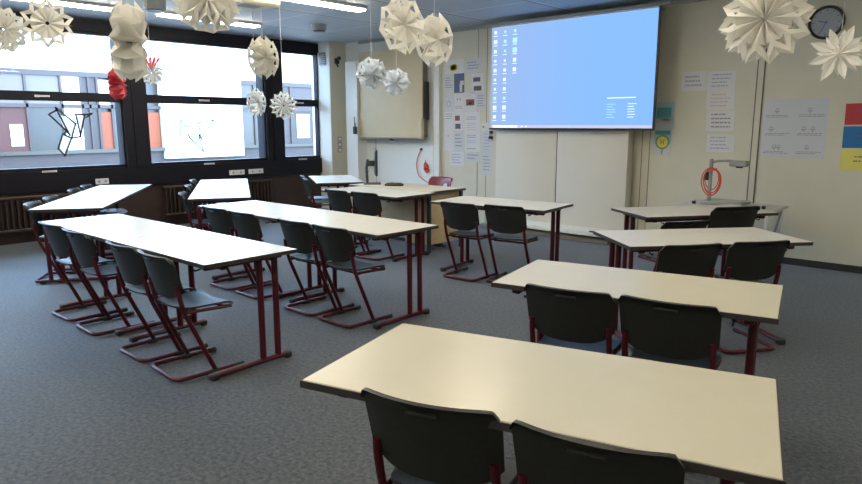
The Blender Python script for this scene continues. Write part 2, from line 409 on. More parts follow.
def make_chair(m1, m2, sticker=False):
    t = empty('school_chair')
    ZT = .785
    def back(u, v):
        top = ZT-.032*max(0, (abs(u)-.88)/.12)**2.4-.004*u*u; bot = .510+.065*abs(u)**4
        z = bot+(top-bot)*v
        hw = .217-.006*(1-v)
        x = u*hw; y = -.165-.075*((z-.5)/.285) + .052*u*u - .018 - (.02*max(0, (v-.9)/.1)**2)
        n = Vector((-.42*u, 1, .25)).normalized()
        return (x, y, z), n
    bk = shell_grid(back, 26, 15, m1, .014, hole=None).build('backrest', t, angle=50)
    MB().box((-.05, -.012, -.007), (.05, .0, .007), 'shell', T=Matrix.Translation((0, -.2525, .745)) @ Matrix.Rotation(-.22, 4, 'X'), bev=.004).build('grip_slot', bk)
    if sticker: MB().cyl((0, 0, 0), .035, .002, 'paper_cool', 20, T=Matrix.Translation((-.11, -.212, .665)) @ Matrix.Rotation(-pi/2-.25, 4, 'X')).build('round_sticker', bk)
    if sticker: MB().cyl((0, 0, 0), .035, .002, 'paper_cool', 20, T=Matrix.Translation((-.11, -.178, .665)) @ Matrix.Rotation(-pi/2+.25, 4, 'X')).build('round_sticker', bk)
    def seat(u, v):
        y = -.165+.365*v; e = abs(v-.5)*2
        hw = .195*(1-.10*(1-v))*(1-.22*max(0, (e-.62)/.38)**2.4)
        z = .445-.016*(1-u*u)*(1-abs(v-.42)) - .03*max(0, (v-.8)/.2)**2 + .012*max(0, (.18-v)/.18)
        return (u*hw, y, z), Vector((0, 0, 1))
    shell_grid(seat, 20, 16, m2, .012).build('seat', t, angle=50)
    for s in (-1, 1):
        x = s*.192
        MB().tube([(x, .03, .03), (x, -.145, .43), (x, -.172, .55), (x*.99, -.176, .60)], .0145, 'steel_red', 10, fillet=.06).build('leg', t)
    m = MB()
    for s in (-1, 1): m.tube([(s*.180, -.145, .425), (s*.178, .17, .412)], .011, 'steel_red', 8)
    m.tube([(-.17, -.08, .412), (.17, -.08, .412)], .010, 'steel_red', 8); m.tube([(-.17, .13, .408), (.17, .13, .408)], .010, 'steel_red', 8)
    m.build('seat_frame', t)
    r = MB().tube([(-.192, .205, .020), (-.192, -.22, .020), (.192, -.22, .020), (.192, .205, .020)], .0145, 'steel_red', 10, fillet=.06, rz=.014); ro = r.build('runner', t)
    for s in (-1, 1):
        MB().tube([(s*.192, .165, .0175), (s*.192, .225, .0175)], .0165, 'rubber', 10).build('end_cap', ro)
        MB().tube([(s*.192, -.01, .0175), (s*.192, .05, .0175)], .0175, 'rubber', 10).build('joint_cap', ro)
    return t
ch0 = make_chair('shell', 'seatshell'); firstc = [True]
def chair(x, y, a, label, sc=1., group='charcoal school chairs', back=True):
    """x,y: where the foot of the backrest stands when back, else chair centre; a: heading of the seat (0 = +Y)"""
    o = ch0 if firstc[0] else copy_tree(ch0); firstc[0] = False
    A = radians(a); fx, fy = -sin(A), cos(A)
    if back: x += fx*.22*sc; y += fy*.22*sc
    o.location = (x, y, 0); o.rotation_euler = (0, 0, A); o.scale = (sc,)*3; tag(o, label, 'chair', group); return o
chair(-1.19, 1.27, 18, 'charcoal chair in the foreground, left of the two at the nearest cream table')
chair(-.735, 1.385, 15, 'charcoal chair cut by the bottom edge, right of the two at the nearest cream table')
chair(-1.56, 2.64, 13, 'charcoal chair left of the two at the second cream table from the front right')
chair(-1.12, 2.745, 11, 'charcoal chair right of the two at the second cream table from the front right')
chair(-1.57, 4.18, 55, 'charcoal chair left of the two at the third right-hand table')
chair(-1.28, 4.60, 54, 'charcoal chair right of the two at the third right-hand table')
chair(-2.04, 5.26, 57, 'low-looking charcoal chair pulled out from the table by the overhead projector', .98)
chair(-1.87, 5.93, 56, 'taller charcoal chair at the right end of the table by the overhead projector', 1.07)
chair(-4.14, 4.87, 5, 'charcoal chair left of the two at the table before the whiteboard')
chair(-3.67, 4.99, 9, 'charcoal chair right of the two at the table before the whiteboard')
for x, l, a in ((-5.65, 'leftmost', 3), (-5.13, 'second from the left', 0), (-4.32, 'second from the right', 1), (-3.84, 'rightmost', -2)):
    chair(x, 1.92, a, l+' charcoal chair of four along the nearest left-hand row', back=False)
for x, l, a in ((-5.60, 'leftmost', 1), (-5.13, 'second from the left', -1), (-4.36, 'second from the right', 1), (-3.89, 'rightmost', 0)):
    chair(x, 3.30, a, l+' charcoal chair of four along the second row', back=False)
chair(-6.04, 4.89, -2, 'charcoal chair left of the two facing the teacher desk')
chair(-5.58, 4.92, 3, 'charcoal chair right of the two facing the teacher desk')
d = (cos(radians(145.8)), sin(radians(145.8)))
for s, l in ((-.98, 'nearest'), (-.44, 'second nearest'), (.40, 'second farthest'), (.93, 'farthest')):
    chair(-7.87+d[0]*s-.56*.38, 2.92+d[1]*s-.83*.38, -34, l+' of four chairs along the window side of the angled pair')
d = (cos(radians(149)), sin(radians(149)))
for s, l in ((-.95, 'nearest'), (.0, 'middle'), (.85, 'farthest')):
    chair(-7.65+d[0]*s-.515*.39, 4.33+d[1]*s-.857*.39, -31, l+' of three stacked-looking chairs left of the small window-lit table by the radiator')
for s, l in ((.27, 'farther'), (-.25, 'nearer')):
    chair(-7.60-.848*s-.53*.42, 6.13+.53*s-.848*.42, -32, l+' of two chairs seen side-on at the corner table')
rc = make_chair('redshell', 'redshell', True); rc.location = (-6.34, 6.86, 0); rc.rotation_euler = (0, 0, pi); rc.name = 'teacher_chair'
tag(rc, 'red chair with a round pale sticker behind the teacher desk', 'chair')

# ------------------------------------------------------------------ teacher desk
t = empty('teacher_desk', (-6.0, 5.99, 0), 0, 'wooden teacher desk with drawer pedestal at its right end', 'desk')
ta = MB().box((-.72, -.33, .725), (.74, .34, .75), 'woodtop', bev=.004).build('desktop', t)
e = MB()
for a, b in (((-.724, -.334), (.744, -.328)), ((-.724, .338), (.744, .344)), ((-.724, -.334), (-.718, .344)), ((.738, -.334), (.744, .344))): e.box((*a, .721), (*b, .7475), 'edge')
e.build('edge_band', ta, smooth=False)
p = MB().box((.28, -.28, .09), (.68, .28, .715), 'wood', bev=.003).build('pedestal', t)
for k in range(3):
    dr = MB().box((.30, .28, .11+k*.2), (.66, .297, .295+k*.2), 'wood', bev=.003).build('drawer', p); MB().tube([(.42, .30, .2+k*.2), (.42, .32, .2+k*.2), (.54, .32, .2+k*.2), (.54, .30, .2+k*.2)], .005, 'alu', 6).build('handle', dr) if False else None
MB().box((-.60, -.20, .30), (.27, -.18, .70), 'wood').build('modesty_panel', t)
for x, y in ((-.64, -.26), (-.64, .27), (.70, -.29), (.70, .30)): MB().box((x-.02, y-.02, 0), (x+.02, y+.02, .724), 'darkgrey', bev=.004).build('leg', t)
MB().box((-.62, -.02, .03), (.70, .02, .07), 'darkgrey', bev=.005).build('stretcher', t)
# monitor seen edge-on
t = empty('monitor', (-6.54, 5.96, .75), radians(140), 'thin black monitor on a stand seen from the side on the teacher desk', 'monitor')
MB().box((-.12, -.08, 0), (.12, .15, .012), 'darkgrey', bev=.005).build('base', t)
MB().tube([(0, .10, .01), (0, .11, .2), (0, .09, .33)], .018, 'darkgrey', 8, rz=.022).build('stand', t)
MB().box((-.04, .0, .24), (.04, .10, .31), 'darkgrey', bev=.004).build('mount', t)
sc = MB().box((-.25, -.03, .12), (.25, .0, .46), 'black', bev=.006).build('screen_casing', t)
MB().box((-.235, -.032, .14), (.235, -.0305, .445), mat('dark_glass', (.01, .012, .016), .12)).build('screen', sc, smooth=False)
MB().tube([(0, .08, .18), (-.03, .12, .10), (-.06, .1, .02), (-.16, .12, .004)], .004, 'black', 6, fillet=.03).build('cable', t)
# flat dark thing on the desk
m = MB(); random.seed(3)
n = 18; ring = []
vs = []
for j, (hh, rr) in enumerate(((0, 1), (.018, 1.03), (.034, .75), (.04, .3))):
    for k in range(n):
        a = 2*pi*k/n; q = rr*(1+.16*sin(3*a+1)+.08*sin(5*a)); vs.append((.12*q*cos(a), .075*q*sin(a), hh+.006*sin(4*a)*(j > 0)*(j < 3)))
fs = [tuple(range(n))[::-1], tuple(range(3*n, 4*n))]+[(j*n+k, j*n+(k+1) % n, (j+1)*n+(k+1) % n, (j+1)*n+k) for j in range(3) for k in range(n)]
m.add(vs, fs, mat('olive_cloth', (.045, .045, .03), .8)); o = m.build('pencil_pouch'); o.location = (-6.16, 5.93, .7505); o.rotation_euler = (0, 0, radians(20))
tag(o, 'flat dark olive pouch lying on the teacher desk right of the monitor', 'pouch')

# ------------------------------------------------------------------ front wall things
# folded board cover in the corner
t = empty('wall_cabinet_board', (-8.12, YF, 1.31), 0, 'large beige board hung on the wall left of the teacher desk', 'board')
MB().box((-.76, -.17, 0), (.76, -.145, 1.45), 'board', bev=.004).build('panel', t)
MB().box((-.745, -.145, .03), (.745, -.03, 1.43), 'boardside', bev=.004).build('casing', t)
MB().box((-.76, -.19, -.015), (.76, -.10, .012), 'boardside', bev=.004).build('ledge', t)
MB().box((.70, -.21, 0), (.78, -.145, .32), 'board', bev=.006).build('corner_clip', t)
MB().box((.765, -.13, .3), (.80, -.05, .9), 'darkgrey', bev=.008).build('hinge', t)
for x in (-.5, .5): MB().box((x-.03, -.03, .3), (x+.03, -.0, 1.2), 'boardside').build('wall_mount', t)
MB().box((-.02, -.165, -.04), (.04, -.11, -.015), 'darkgrey', bev=.004).build('latch', t)
o = MB(); o.box((-.03, -.05, 0), (.03, 0, .13), 'darkgrey', bev=.006); o.tube([(0, -.03, .1), (-.005, -.03, .30)], .007, 'black', 6); o.tube([(.015, -.03, .1), (.02, -.03, .2)], .006, 'black', 6)
o = o.build('marker_holder'); o.location = (-8.94, 7.72, 1.37); tag(o, 'dark holder with pens on the wall left of the beige board', 'pen holder')
# red cord on the wall
o = MB(); pts = [(-7.54, YF-.02, 1.12)]+[(-7.54-.10*sin(pi*k/8), YF-.02, 1.12-.50*k/8) for k in range(1, 8)]+[(-7.42, YF-.02, .60), (-7.2, YF-.03, .56)]
o.tube(pts, .007, 'redcord', 6); o.cyl((0, 0, 0), .022, .02, 'darkgrey', 12, T=Matrix.Translation((-7.54, YF, 1.13)) @ Matrix.Rotation(pi/2, 4, 'X'))
tag(o.build('red_cord'), 'thin red cord hanging in a curve on the white wall left of the posters', 'cord')
o = MB(); o.poly([(-7.46, .80), (-7.40, .74), (-7.36, .78), (-7.38, .88), (-7.44, .92), (-7.46, .88)], (YF-.04, YF-.005), 'redcord'); o.box((-7.43, YF-.05, .80), (-7.37, YF-.035, .83), 'darkgrey')
o.tube([(-7.44, YF-.02, .9), (-7.43, YF-.02, .96)], .006, 'redcord', 6)
tag(o.build('hand_brush'), 'small red item hanging on the wall inside the curve of the cord', 'tool')
# whiteboard
YW = 7.70
t = empty('whiteboard', (-4.795, YW, .19), 0, 'large two-panel whiteboard lowered below the projection screen', 'whiteboard')
for a, b in ((-1.03, -.012), (.002, 1.02)):
    pn = MB().box((a, .0, 0), (b, .03, 1.26), 'whiteboard', bev=.004).build('panel', t)
    MB().box((a-.004, .001, 1.252), (b+.004, .034, 1.266), 'alu').build('top_rail', pn, smooth=False)
MB().box((-.014, .005, 0), (.004, .03, 1.26), 'darkgrey').build('centre_gap_strip', t, smooth=False)
for x in (-.98, .95): MB().box((x-.05, .05, -.2), (x+.05, .2, 2.3), 'wall', bev=.006).build('column', t)
MB().box((-.98, .03, .2), (.98, .05, 1.0), 'boardside').build('carriage', t)
tr = MB().box((-1.03, -.13, -.085), (1.0, .0, -.06), 'traywhite', bev=.005); tr.box((-1.03, -.0, -.085), (1.0, .02, .0), 'traywhite', bev=.004); tr.box((-1.03, -.135, -.09), (1.0, -.12, -.04), 'traywhite', bev=.004); tr.build('tray', t)
o = MB().box((-6.05, 7.63, 0), (-3.95, 7.88, .075), 'boardside', bev=.01); o.box((-6.05, 7.625, .012), (-3.95, 7.634, .05), 'boardside'); tag(o.build('wall_plinth'), 'long low wooden plinth along the wall beneath the whiteboard', 'plinth')
o = MB().box((-4.22, 7.61, .1305), (-4.10, 7.65, .16), 'darkgrey', bev=.01); o.box((-4.221, 7.609, .1305), (-4.099, 7.651, .138), 'black'); tag(o.build('board_eraser'), 'small dark board eraser lying in the whiteboard tray', 'eraser')
# projection screen
YS = 7.58
def pic_mat():
    m = bpy.data.materials.new('projected_picture'); m.use_nodes = True; nt = m.node_tree
    nt.nodes.remove(nt.nodes['Principled BSDF']); L = nt.links.new
    tc = nt.nodes.new('ShaderNodeTexCoord'); sp = nt.nodes.new('ShaderNodeSeparateXYZ'); L(tc.outputs['Generated'], sp.inputs[0])
    r = nt.nodes.new('ShaderNodeValToRGB'); r.color_ramp.elements[0].color = (.25, .36, .60, 1); r.color_ramp.elements[1].color = (.18, .37, .74, 1)
    r.color_ramp.elements.new(.6).color = (.19, .37, .72, 1)
    L(sp.outputs['X'], r.inputs['Fac']); e = nt.nodes.new('ShaderNodeEmission'); e.inputs[1].default_value = 1.
    L(r.outputs[0], e.inputs[0]); L(e.outputs[0], nt.nodes['Material Output'].inputs['Surface']); return m
t = empty('projection_screen', (-4.625, YS, 1.49), 0, 'pull-down projection screen glowing with a blue computer desktop', 'projection screen')
W_, H_ = 1.205, 1.372
fab = MB().box((-W_-.02, .003, -.01), (W_+.02, .007, H_+.02), 'whiteboard').build('fabric', t, smooth=False)
pc = MB(); pc.box((-W_, .0, .0), (W_, .003, H_), pic_mat())
ICW = emit('icon_white', (.72, .85, 1.), .95); TB = emit('taskbar_grey', (.50, .50, .72), .9); TBW = emit('taskbar_white', (.85, .9, 1.), 1.05); ICG = emit('icon_green', (.4, .75, .75), .9)
pc.box((-W_, -.0006, .0), (W_, 0, .035), TB); pc.box((-W_+.03, -.001, .004), (-W_+.46, -.0006, .032), TBW)
for k in range(2): pc.box((-W_+.52+k*.07, -.001, .009), (-W_+.545+k*.07, -.0006, .028), TBW)
random.seed(11)
for c in range(3):
    for r_ in range((10, 10, 5)[c]):
        x = -W_+.06+c*.165; z = H_-.07-r_*.128
        w_ = random.uniform(.016, .03) if not (c == 2 and r_ in (1, 2)) else .038
        pc.box((x-w_, -.001, z-w_*.8), (x+w_, -.0006, z+w_), ICG if random.random() < .3 else ICW)
        pc.box((x-.035, -.001, z-.052), (x+.035, -.0006, z-.043), ICW)
for r_ in range(7):
    if r_ == 0: pc.box((.60, -.001, .36), (.98, -.0006, .372), ICW); continue
    z = .32-r_*.032; pc.box((.60, -.001, z), (.60+random.uniform(.08, .12), -.0006, z+.007), ICG); pc.box((.88, -.001, z), (.88+random.uniform(.07, .12), -.0006, z+.008), ICW)
pc.build('projected_picture', t, smooth=False)
MB().box((W_+.001, -.003, -.02), (W_+.032, .009, H_+.02), 'black').build('border', t, smooth=False)
MB().box((-W_-.03, -.002, -.0), (-W_-.001, .009, H_+.02), 'paper').build('border', t, smooth=False)
MB().tube([(-W_-.03, .004, -.015), (W_+.03, .004, -.015)], .012, 'darkgrey', 8).build('bottom_bar', t)
hs = MB().box((-W_-.12, -.035, H_+.018), (W_+.14, .05, H_+.055), 'gradegrey', bev=.012).build('roller_housing', t)
for x in (-1.1, 1.1): MB().box((x-.03, .05, H_+.022), (x+.03, YF-YS, H_+.05), 'gradegrey').build('wall_bracket', t)
o = MB().cyl((0, 0, 0), .022, .04, 'black', 10, T=Matrix.Translation((-6.08, YF, 1.42)) @ Matrix.Rotation(pi/2, 4, 'X')); o.box((-6.11, YF-.05, 1.32), (-6.06, YF-.0, 1.36), 'black', bev=.006); o.tube([(-6.1, YF-.02, 1.44), (-6.1, YF-.02, 1.35)], .006, 'black', 6)
tag(o.build('screen_crank'), 'small black knob at the lower left corner of the projection screen', 'knob')
# clock
t = empty('wall_clock', (-1.77, YF, 2.565), 0, 'round black-rimmed clock with a bluish face on the right wall', 'clock')
R_ = Matrix.Rotation(pi/2, 4, 'X')
m = MB(); n = 40; vs = []; 
prof = [(.165, 0), (.168, .025), (.158, .040), (.142, .036), (.138, .018)]
for r_, h_ in prof:
    for k in range(n): vs.append((r_*cos(2*pi*k/n), -h_, r_*sin(2*pi*k/n)))
m.add(vs, [(j*n+k, j*n+(k+1) % n, (j+1)*n+(k+1) % n, (j+1)*n+k) for j in range(4) for k in range(n)], 'black'); m.build('rim', t)
fc = MB().cyl((0, 0, .004), .142, .016, 'clockface', 40, T=R_).build('face', t)
m = MB()
for k in range(12):
    a = 2*pi*k/12; m.box((-.003, -.0215, .11), (.003, -.0202, .13), 'navy', T=Matrix.Rotation(a, 4, 'Y'))
m.build('hour_marks', fc, smooth=False)
MB().box((-.004, -.024, -.015), (.004, -.022, .075), 'navy', T=Matrix.Rotation(radians(-75), 4, 'Y')).build('hour_hand', t, smooth=False)
MB().box((-.003, -.027, -.02), (.003, -.025, .11), 'navy', T=Matrix.Rotation(radians(205), 4, 'Y')).build('minute_hand', t, smooth=False)
# posters ------------------------------------------------
Y0 = YF
def sheet(x0, x1, z0, z1, base, label, cat='paper', group=None, marks=(), tilt=0., name='paper_sheet', y=None):
    """marks: (u0,u1,v0,v1,mat) in 0..1 of the sheet"""
    cx, cz = (x0+x1)/2, (z0+z1)/2; w_, h_ = (x1-x0), (z1-z0)
    m = MB(); m.box((-w_/2, -.0025, -h_/2), (w_/2, 0, h_/2), base)
    for u0, u1, v0, v1, mm in marks: m.box((-w_/2+u0*w_, -.0035, -h_/2+v0*h_), (-w_/2+u1*w_, -.0024, -h_/2+v1*h_), mm)
    o = m.build(name, smooth=False); o.location = (cx, (y or YF), cz); o.rotation_euler = (0, radians(tilt), 0)
    return tag(o, label, cat, group)
def lines(n, v0, v1, mm='ink', l=.12, r=.88, seed=0, t=.35):
    rn = random.Random(seed); out = []
    for k in range(n):
        v = v1-(v1-v0)*(k+.5)/n; h_ = (v1-v0)/n*t
        a = l+rn.random()*.06; b = r-rn.random()*.22
        u = a
        while u < b:
            du = rn.uniform(.05, .16); out.append((u, min(u+du, b), v-h_/2, v+h_/2, mm)); u += du+.025
    return out
G = 'pinned papers left of the projection screen'
# x from photo columns : helper from pixel columns measured on the wall
def PX(px): return -7.1+(px-442)*(1.05/51) if px < 500 else px
def PZ(py): return 2.54-(py-60)*(1.76/115)
P = [
 (445, 464, 61, 75, 'paper', 'white sheet with a yellow spot at the top left of the paper display', [(.30, .70, .28, .62, 'yellow_dot'), (.38, .62, .2, .7, 'yellow_dot')]),
 (465.5, 481, 61, 75, 'paper_cool', 'blank pale sheet at the top right of the paper display', lines(3, .2, .8, seed=1)),
 (444.5, 454.5, 76, 95, 'paper_cool', 'pale sheet directly below the yellow spot sheet', lines(5, .3, .9, seed=2)),
 (455, 465, 75, 94, 'photo_dark', 'dark navy picture with a pale diagonal near the top of the display', [(.05, .5, .05, .55, 'navy'), (.1, .95, .7, .97, 'navy'), (.55, .8, .05, .5, 'paper_cool'), (.6, .95, .4, .62, 'paper_cool')]),
 (472, 483, 76, 95, 'paper', 'sheet with two small dark photos at the right of the display', [(.15, .75, .58, .80, 'photo_dark'), (.2, .85, .12, .36, 'photo_dark')]),
 (445, 454.6, 96, 112, 'paper_cool', 'sheet with a faint drawn circle at the left of the display', [(.3, .34, .3, .6, 'ink'), (.62, .66, .3, .6, 'ink'), (.34, .62, .6, .63, 'ink'), (.34, .62, .27, .3, 'ink')]),
 (455, 464.5, 95, 112, 'paper', 'sheet with two small pencil marks below the navy picture', [(.3, .42, .62, .74, 'ink'), (.58, .7, .62, .74, 'ink')]+lines(2, .1, .3, seed=4)),
 (465, 476, 94, 112, 'paper', 'sheet with a red-brown photo in the middle of the display', [(.18, .9, .28, .62, 'photo_red'), (.4, .7, .36, .5, 'photo_dark')]+lines(2, .75, .95, 'ink_red', seed=5)),
 (476.5, 486, 95, 112, 'paper_cool', 'pale sheet right of the red-brown photo sheet', lines(5, .2, .9, 'ink', seed=6)),
 (445, 454.6, 113, 132, 'paper', 'blank sheet at the left edge below the drawn circle', lines(3, .6, .95, seed=7)),
 (445, 454.6, 132.5, 153, 'paper', 'sheet with a small pink spot at the left edge of the display', [(.38, .55, .72, .82, 'ink_red')]),
 (455, 464.5, 112.5, 132, 'paper', 'sheet with two small stacked colour photos', [(.12, .62, .52, .78, 'photo_red'), (.15, .7, .1, .36, 'photo_dark')]),
 (455, 464.5, 132.5, 153, 'paper_cool', 'pale sheet below the two small stacked photos', lines(4, .2, .9, seed=8)),
 (465.5, 480, 113, 134, 'paper', 'wide sheet with pinkish lines in the right half of the display', lines(4, .1, .5, 'ink_red', seed=9)+lines(2, .6, .8, seed=10)),
 (466, 481, 134.5, 153, 'paper', 'sheet with rows of small blue sketches', lines(2, .72, .95, 'ink_blue', seed=12, t=.6)+lines(2, .45, .65, 'ink_blue', seed=13)+lines(1, .1, .25, 'ink', seed=14)),
 (466, 481, 153.5, 163, 'paper_cool', 'low wide sheet under the sketches sheet', lines(2, .2, .9, 'ink', seed=15)),
 (451, 465, 153.5, 168, 'paper', 'crooked sheet with pencil writing at the bottom of the display', lines(4, .15, .9, 'ink_blue', seed=16, t=.4)),
 (482.5, 492, 132.5, 154, 'paper_cool', 'upper sheet of the column nearest the whiteboard', lines(6, .1, .95, 'ink_blue', seed=17, t=.3)),
 (482.5, 491.5, 154.5, 176, 'paper_cool', 'lowest sheet of the column nearest the whiteboard', lines(5, .2, .95, 'ink', seed=18, t=.3)),
 (481.5, 488.5, 124, 132, 'paper', 'smallest sheet, with one dark dot, right side of the display', [(.2, .4, .4, .6, 'photo_dark')]),
]
for k, (a, b, c, d_, bs, l, mk) in enumerate(P):
    sheet(PX(a), PX(b), PZ(d_), PZ(c), bs, l, 'paper', G, mk, tilt=random.Random(k).uniform(-1, 1))
def BY(px, py, Y=YF):   # constants of the measured camera, used to size the wall papers
    return None
# right-hand papers (x0,x1,z0,z1)
RP = [((-3.245, -2.955, 1.925, 2.145), 'paper', 'wide paper with dark writing left of the column of four notes', lines(3, .18, .85, 'ink_blue', seed=21, t=.45)),
      ((-2.945, -2.625, 1.915, 2.135), 'paper', 'topmost handwritten note of the column of four', lines(4, .15, .92, 'ink_blue', seed=22, t=.35)),
      ((-2.935, -2.62, 1.70, 1.912), 'paper', 'second note from the top in the column of four', lines(4, .12, .92, 'ink_red', seed=23, t=.3)),
      ((-2.92, -2.60, 1.455, 1.69), 'paper', 'third note from the top in the column of four', lines(4, .12, .92, 'ink', seed=24, t=.35)),
      ((-2.90, -2.58, 1.215, 1.42), 'paper', 'lowest note of the column, above the overhead projector', lines(4, .12, .92, 'ink_blue', seed=25, t=.35))]
for (x0, x1, z0, z1), bs, l, mk in RP: sheet(x0, x1, z0, z1, bs, l, 'paper', 'handwritten notes above the overhead projector', mk)
def figs(seed):
    out = []; rn = random.Random(seed)
    for r_ in range(3):
        z = .80-.31*r_
        for c in range(1 if (r_ == 0 or seed % 2 == r_ % 2) else 2):
            u = .45+c*.28-(.14 if c or r_ == 1 else 0)
            out += [(u-.05, u+.05, z+.035, z+.045, 'ink'), (u-.05, u-.035, z, z+.04, 'ink'), (u+.035, u+.05, z, z+.04, 'ink'), (u-.08, u+.08, z-.012, z, 'ink'), (u-.015, u+.015, z-.04, z-.01, 'ink')]
        out += lines(2, z-.11, z-.055, 'ink', .1, .95, seed=seed*7+r_, t=.42)
    return out
sheet(-2.305, -1.985, 1.17, 1.80, 'paper_cool', 'tall poster with three rows of stick figures, left of a pair', 'poster', 'stick figure posters', figs(3), name='poster')
sheet(-1.98, -1.67, 1.17, 1.805, 'paper_cool', 'tall poster with three rows of stick figures, right of a pair', 'poster', 'stick figure posters', figs(4), name='poster')
for z0, z1, m_, l in ((1.53, 1.745, 'redcard', 'red card, top of three coloured cards at the right edge'), (1.295, 1.515, 'bluecard', 'blue card, middle of three coloured cards at the right edge'), (1.065, 1.28, 'yellow', 'yellow card, lowest of three coloured cards at the right edge')):
    sheet(-1.515, -1.19, z0, z1, m_, l, 'card', 'coloured cards', lines(2, .35, .75, 'photo_dark' if m_ == 'yellow' else 'navy', .35, .98, seed=int(z0*9), t=.25), tilt=-1, name='coloured_card')
# teal print and the H stop sign
sheet(-3.54, -3.31, 1.48, 1.80, 'skyprint', 'teal and white printed picture right of the projection screen', 'poster', None, [(.05, .85, .42, .80, 'teal'), (.0, .95, .02, .38, 'paper_cool'), (.35, .8, .3, .42, 'paper_cool')], name='poster')
o = sheet(-3.54, -3.33, 1.155, 1.465, 'skyprint', 'light blue sheet showing a round yellow stop sign with letter H', 'poster', None, [(.0, 1., .0, .45, 'paper_cool'), (.05, .95, .82, .98, 'teal'), (.47, .53, .05, .25, 'green')], name='poster')
m = MB(); m.cyl((0, 0, .0035), .088, .001, 'green', 32, T=R_); m.cyl((0, 0, .0045), .068, .001, 'yellow', 32, T=R_)
m.box((-.024, -.0065, -.03), (-.012, -.0055, .03), 'orange'); m.box((.012, -.0065, -.03), (.024, -.0055, .03), 'orange'); m.box((-.014, -.0065, -.006), (.014, -.0055, .006), 'orange')
c = m.build('stop_sign_disc', o, smooth=False); c.location = (0, 0, .01)

# ------------------------------------------------------------------ overhead projector on its own table
t = empty('projector_table', (-2.42, 7.22, 0), 0, 'grey-topped side table against the wall under the overhead projector', 'table')
MB().box((-.36, -.30, .67), (.56, .30, .695), 'alu', bev=.004).build('tabletop', t)
for x, y in ((-.31, -.26), (-.31, .26), (.51, -.26), (.51, .26)): MB().tube([(x, y, 0), (x, y, .67)], .017, 'traywhite', 10).build('leg', t)
fr = MB()
for y in (-.26, .26): fr.box((-.31, y-.01, .63), (.51, y+.01, .67), 'gradegrey')
for x in (-.31, .51): fr.box((x-.01, -.26, .63), (x+.01, .26, .67), 'gradegrey')
fr.tube([(.51, .26, .65), (.51, -.05, .30), (.51, -.26, .2)], .010, 'gradegrey', 8)
fr.build('frame', t)
for x in (-2.67, -1.97):
    o = MB().cyl((x, 7.06, .6955), .02, .03, 'black', 12); tag(o.build('rubber_knob'), ('left' if x < -2.5 else 'right')+' small black knob standing on the projector table', 'knob', 'knobs on the projector table')
t = empty('overhead_projector', (-2.42, 7.27, .698), 0, 'grey overhead projector with a post and folded arm near the wall', 'overhead projector')
b = MB().box((-.20, -.15, .0), (.22, .15, .03), 'gradegrey', bev=.006).build('base', t)
MB().box((-.17, -.13, .0302), (.19, .13, .034), mat('platform_glass', (.25, .29, .27), .1)).build('glass_plate', b, smooth=False)
MB().box((-.185, -.02, .02), (-.155, .02, .47), 'gradegrey', bev=.005).build('post', t)
MB().tube([(-.17, 0, .43), (-.10, 0, .45), (.02, 0, .455), (.10, 0, .44)], .013, 'gradegrey', 8).build('arm', t)
hd = MB().box((.03, -.06, .40), (.20, .06, .46), 'gradegrey', bev=.012).build('head', t)
MB().cyl((.12, 0, .385), .035, .02, 'darkgrey', 16).build('lens', hd)
MB().box((-.215, -.03, .24), (-.18, .03, .33), 'darkgrey', bev=.006).build('knob', t)
o = MB()
for r_, zz, dx, th in ((.105, .20, -.145, 0), (.12, .19, -.15, .2), (.09, .215, -.15, -.25), (.112, .19, -.135, .1)):
    o.tube([(dx+r_*.82*cos(2*pi*k/28), -.03-th*.06+.012*sin(4*pi*k/28), zz+r_*1.25*sin(2*pi*k/28)) for k in range(28)], .0055, 'redcord', 6, closed=True)
o.box((-.19, -.05, .31), (-.10, -.02, .335), 'redcord')
o = o.build('coiled_cable'); o.location = (-2.42, 7.27, .735); tag(o, 'coiled red cable hung around the post of the overhead projector', 'cable')

# ------------------------------------------------------------------ ceiling things
def lum(x, y, l, label):
    t = empty('ceiling_light', (x, y, ZC), 0, label, 'ceiling light', 'fluorescent ceiling lights')
    MB().box((-.10, -l/2, -.035), (.10, l/2, 0), 'lamp_body', bev=.008).build('housing', t)
    MB().box((-.075, -l/2+.02, -.055), (.075, l/2-.02, -.034), 'light', bev=.008).build('tube_cover', t)
lum(-8.62, 3.05, 1.5, 'lit ceiling light above the window side, nearest of its row, at the top left')
lum(-8.55, 4.82, 1.5, 'lit ceiling light partly behind the large cream paper star, window row')
lum(-6.42, 4.95, 1.5, 'lit ceiling light at the top of the picture right of the ceiling projector')
for x, yy in ((-6.42, 2.6), (-4.1, 1.), (-4.1, 4.9), (-4.1, 2.95), (-1.8, .6), (-1.8, 3.4), (.6, 5.0), (.6, 2.0), (-6.42, 0.), (-1.8, -1.8), (.6, -1.8)):
    lum(x, yy, 1.5, 'lit fluorescent ceiling light out of view above the desks')
def sounder(x, y, r, h, label):
    t = empty('ceiling_sensor', (x, y, ZC), 0, label, 'ceiling sensor')
    MB().cyl((0, 0, -h), r*.96, h, 'gradegrey', 24, r2=r).build('housing', t); MB().cyl((0, 0, -h-.012), r*.8, .012, 'darkgrey', 24).build('cap', t)
sounder(-7.85, 3.71, .13, .11, 'grey round ceiling fixture at the top left above the pale red-topped star')
sounder(-7.98, 6.22, .11, .085, 'small grey round ceiling fixture near the corner pillar')
t = empty('ceiling_projector', (-4.83, 3.05, 2.50), radians(0), 'cream projector hanging from the ceiling at the top edge', 'projector')
MB().box((-.15, -.17, -.03), (.22, .17, .08), 'beamer', bev=.015).build('casing', t)
g = MB()
for k in range(6): g.box((-.02, -.172, -.018+k*.014), (.15, -.1705, -.010+k*.014), 'grille')
g.box((.0, -.12, -.0315), (.14, .06, -.0302), 'grille'); g.build('vent', t, smooth=False)
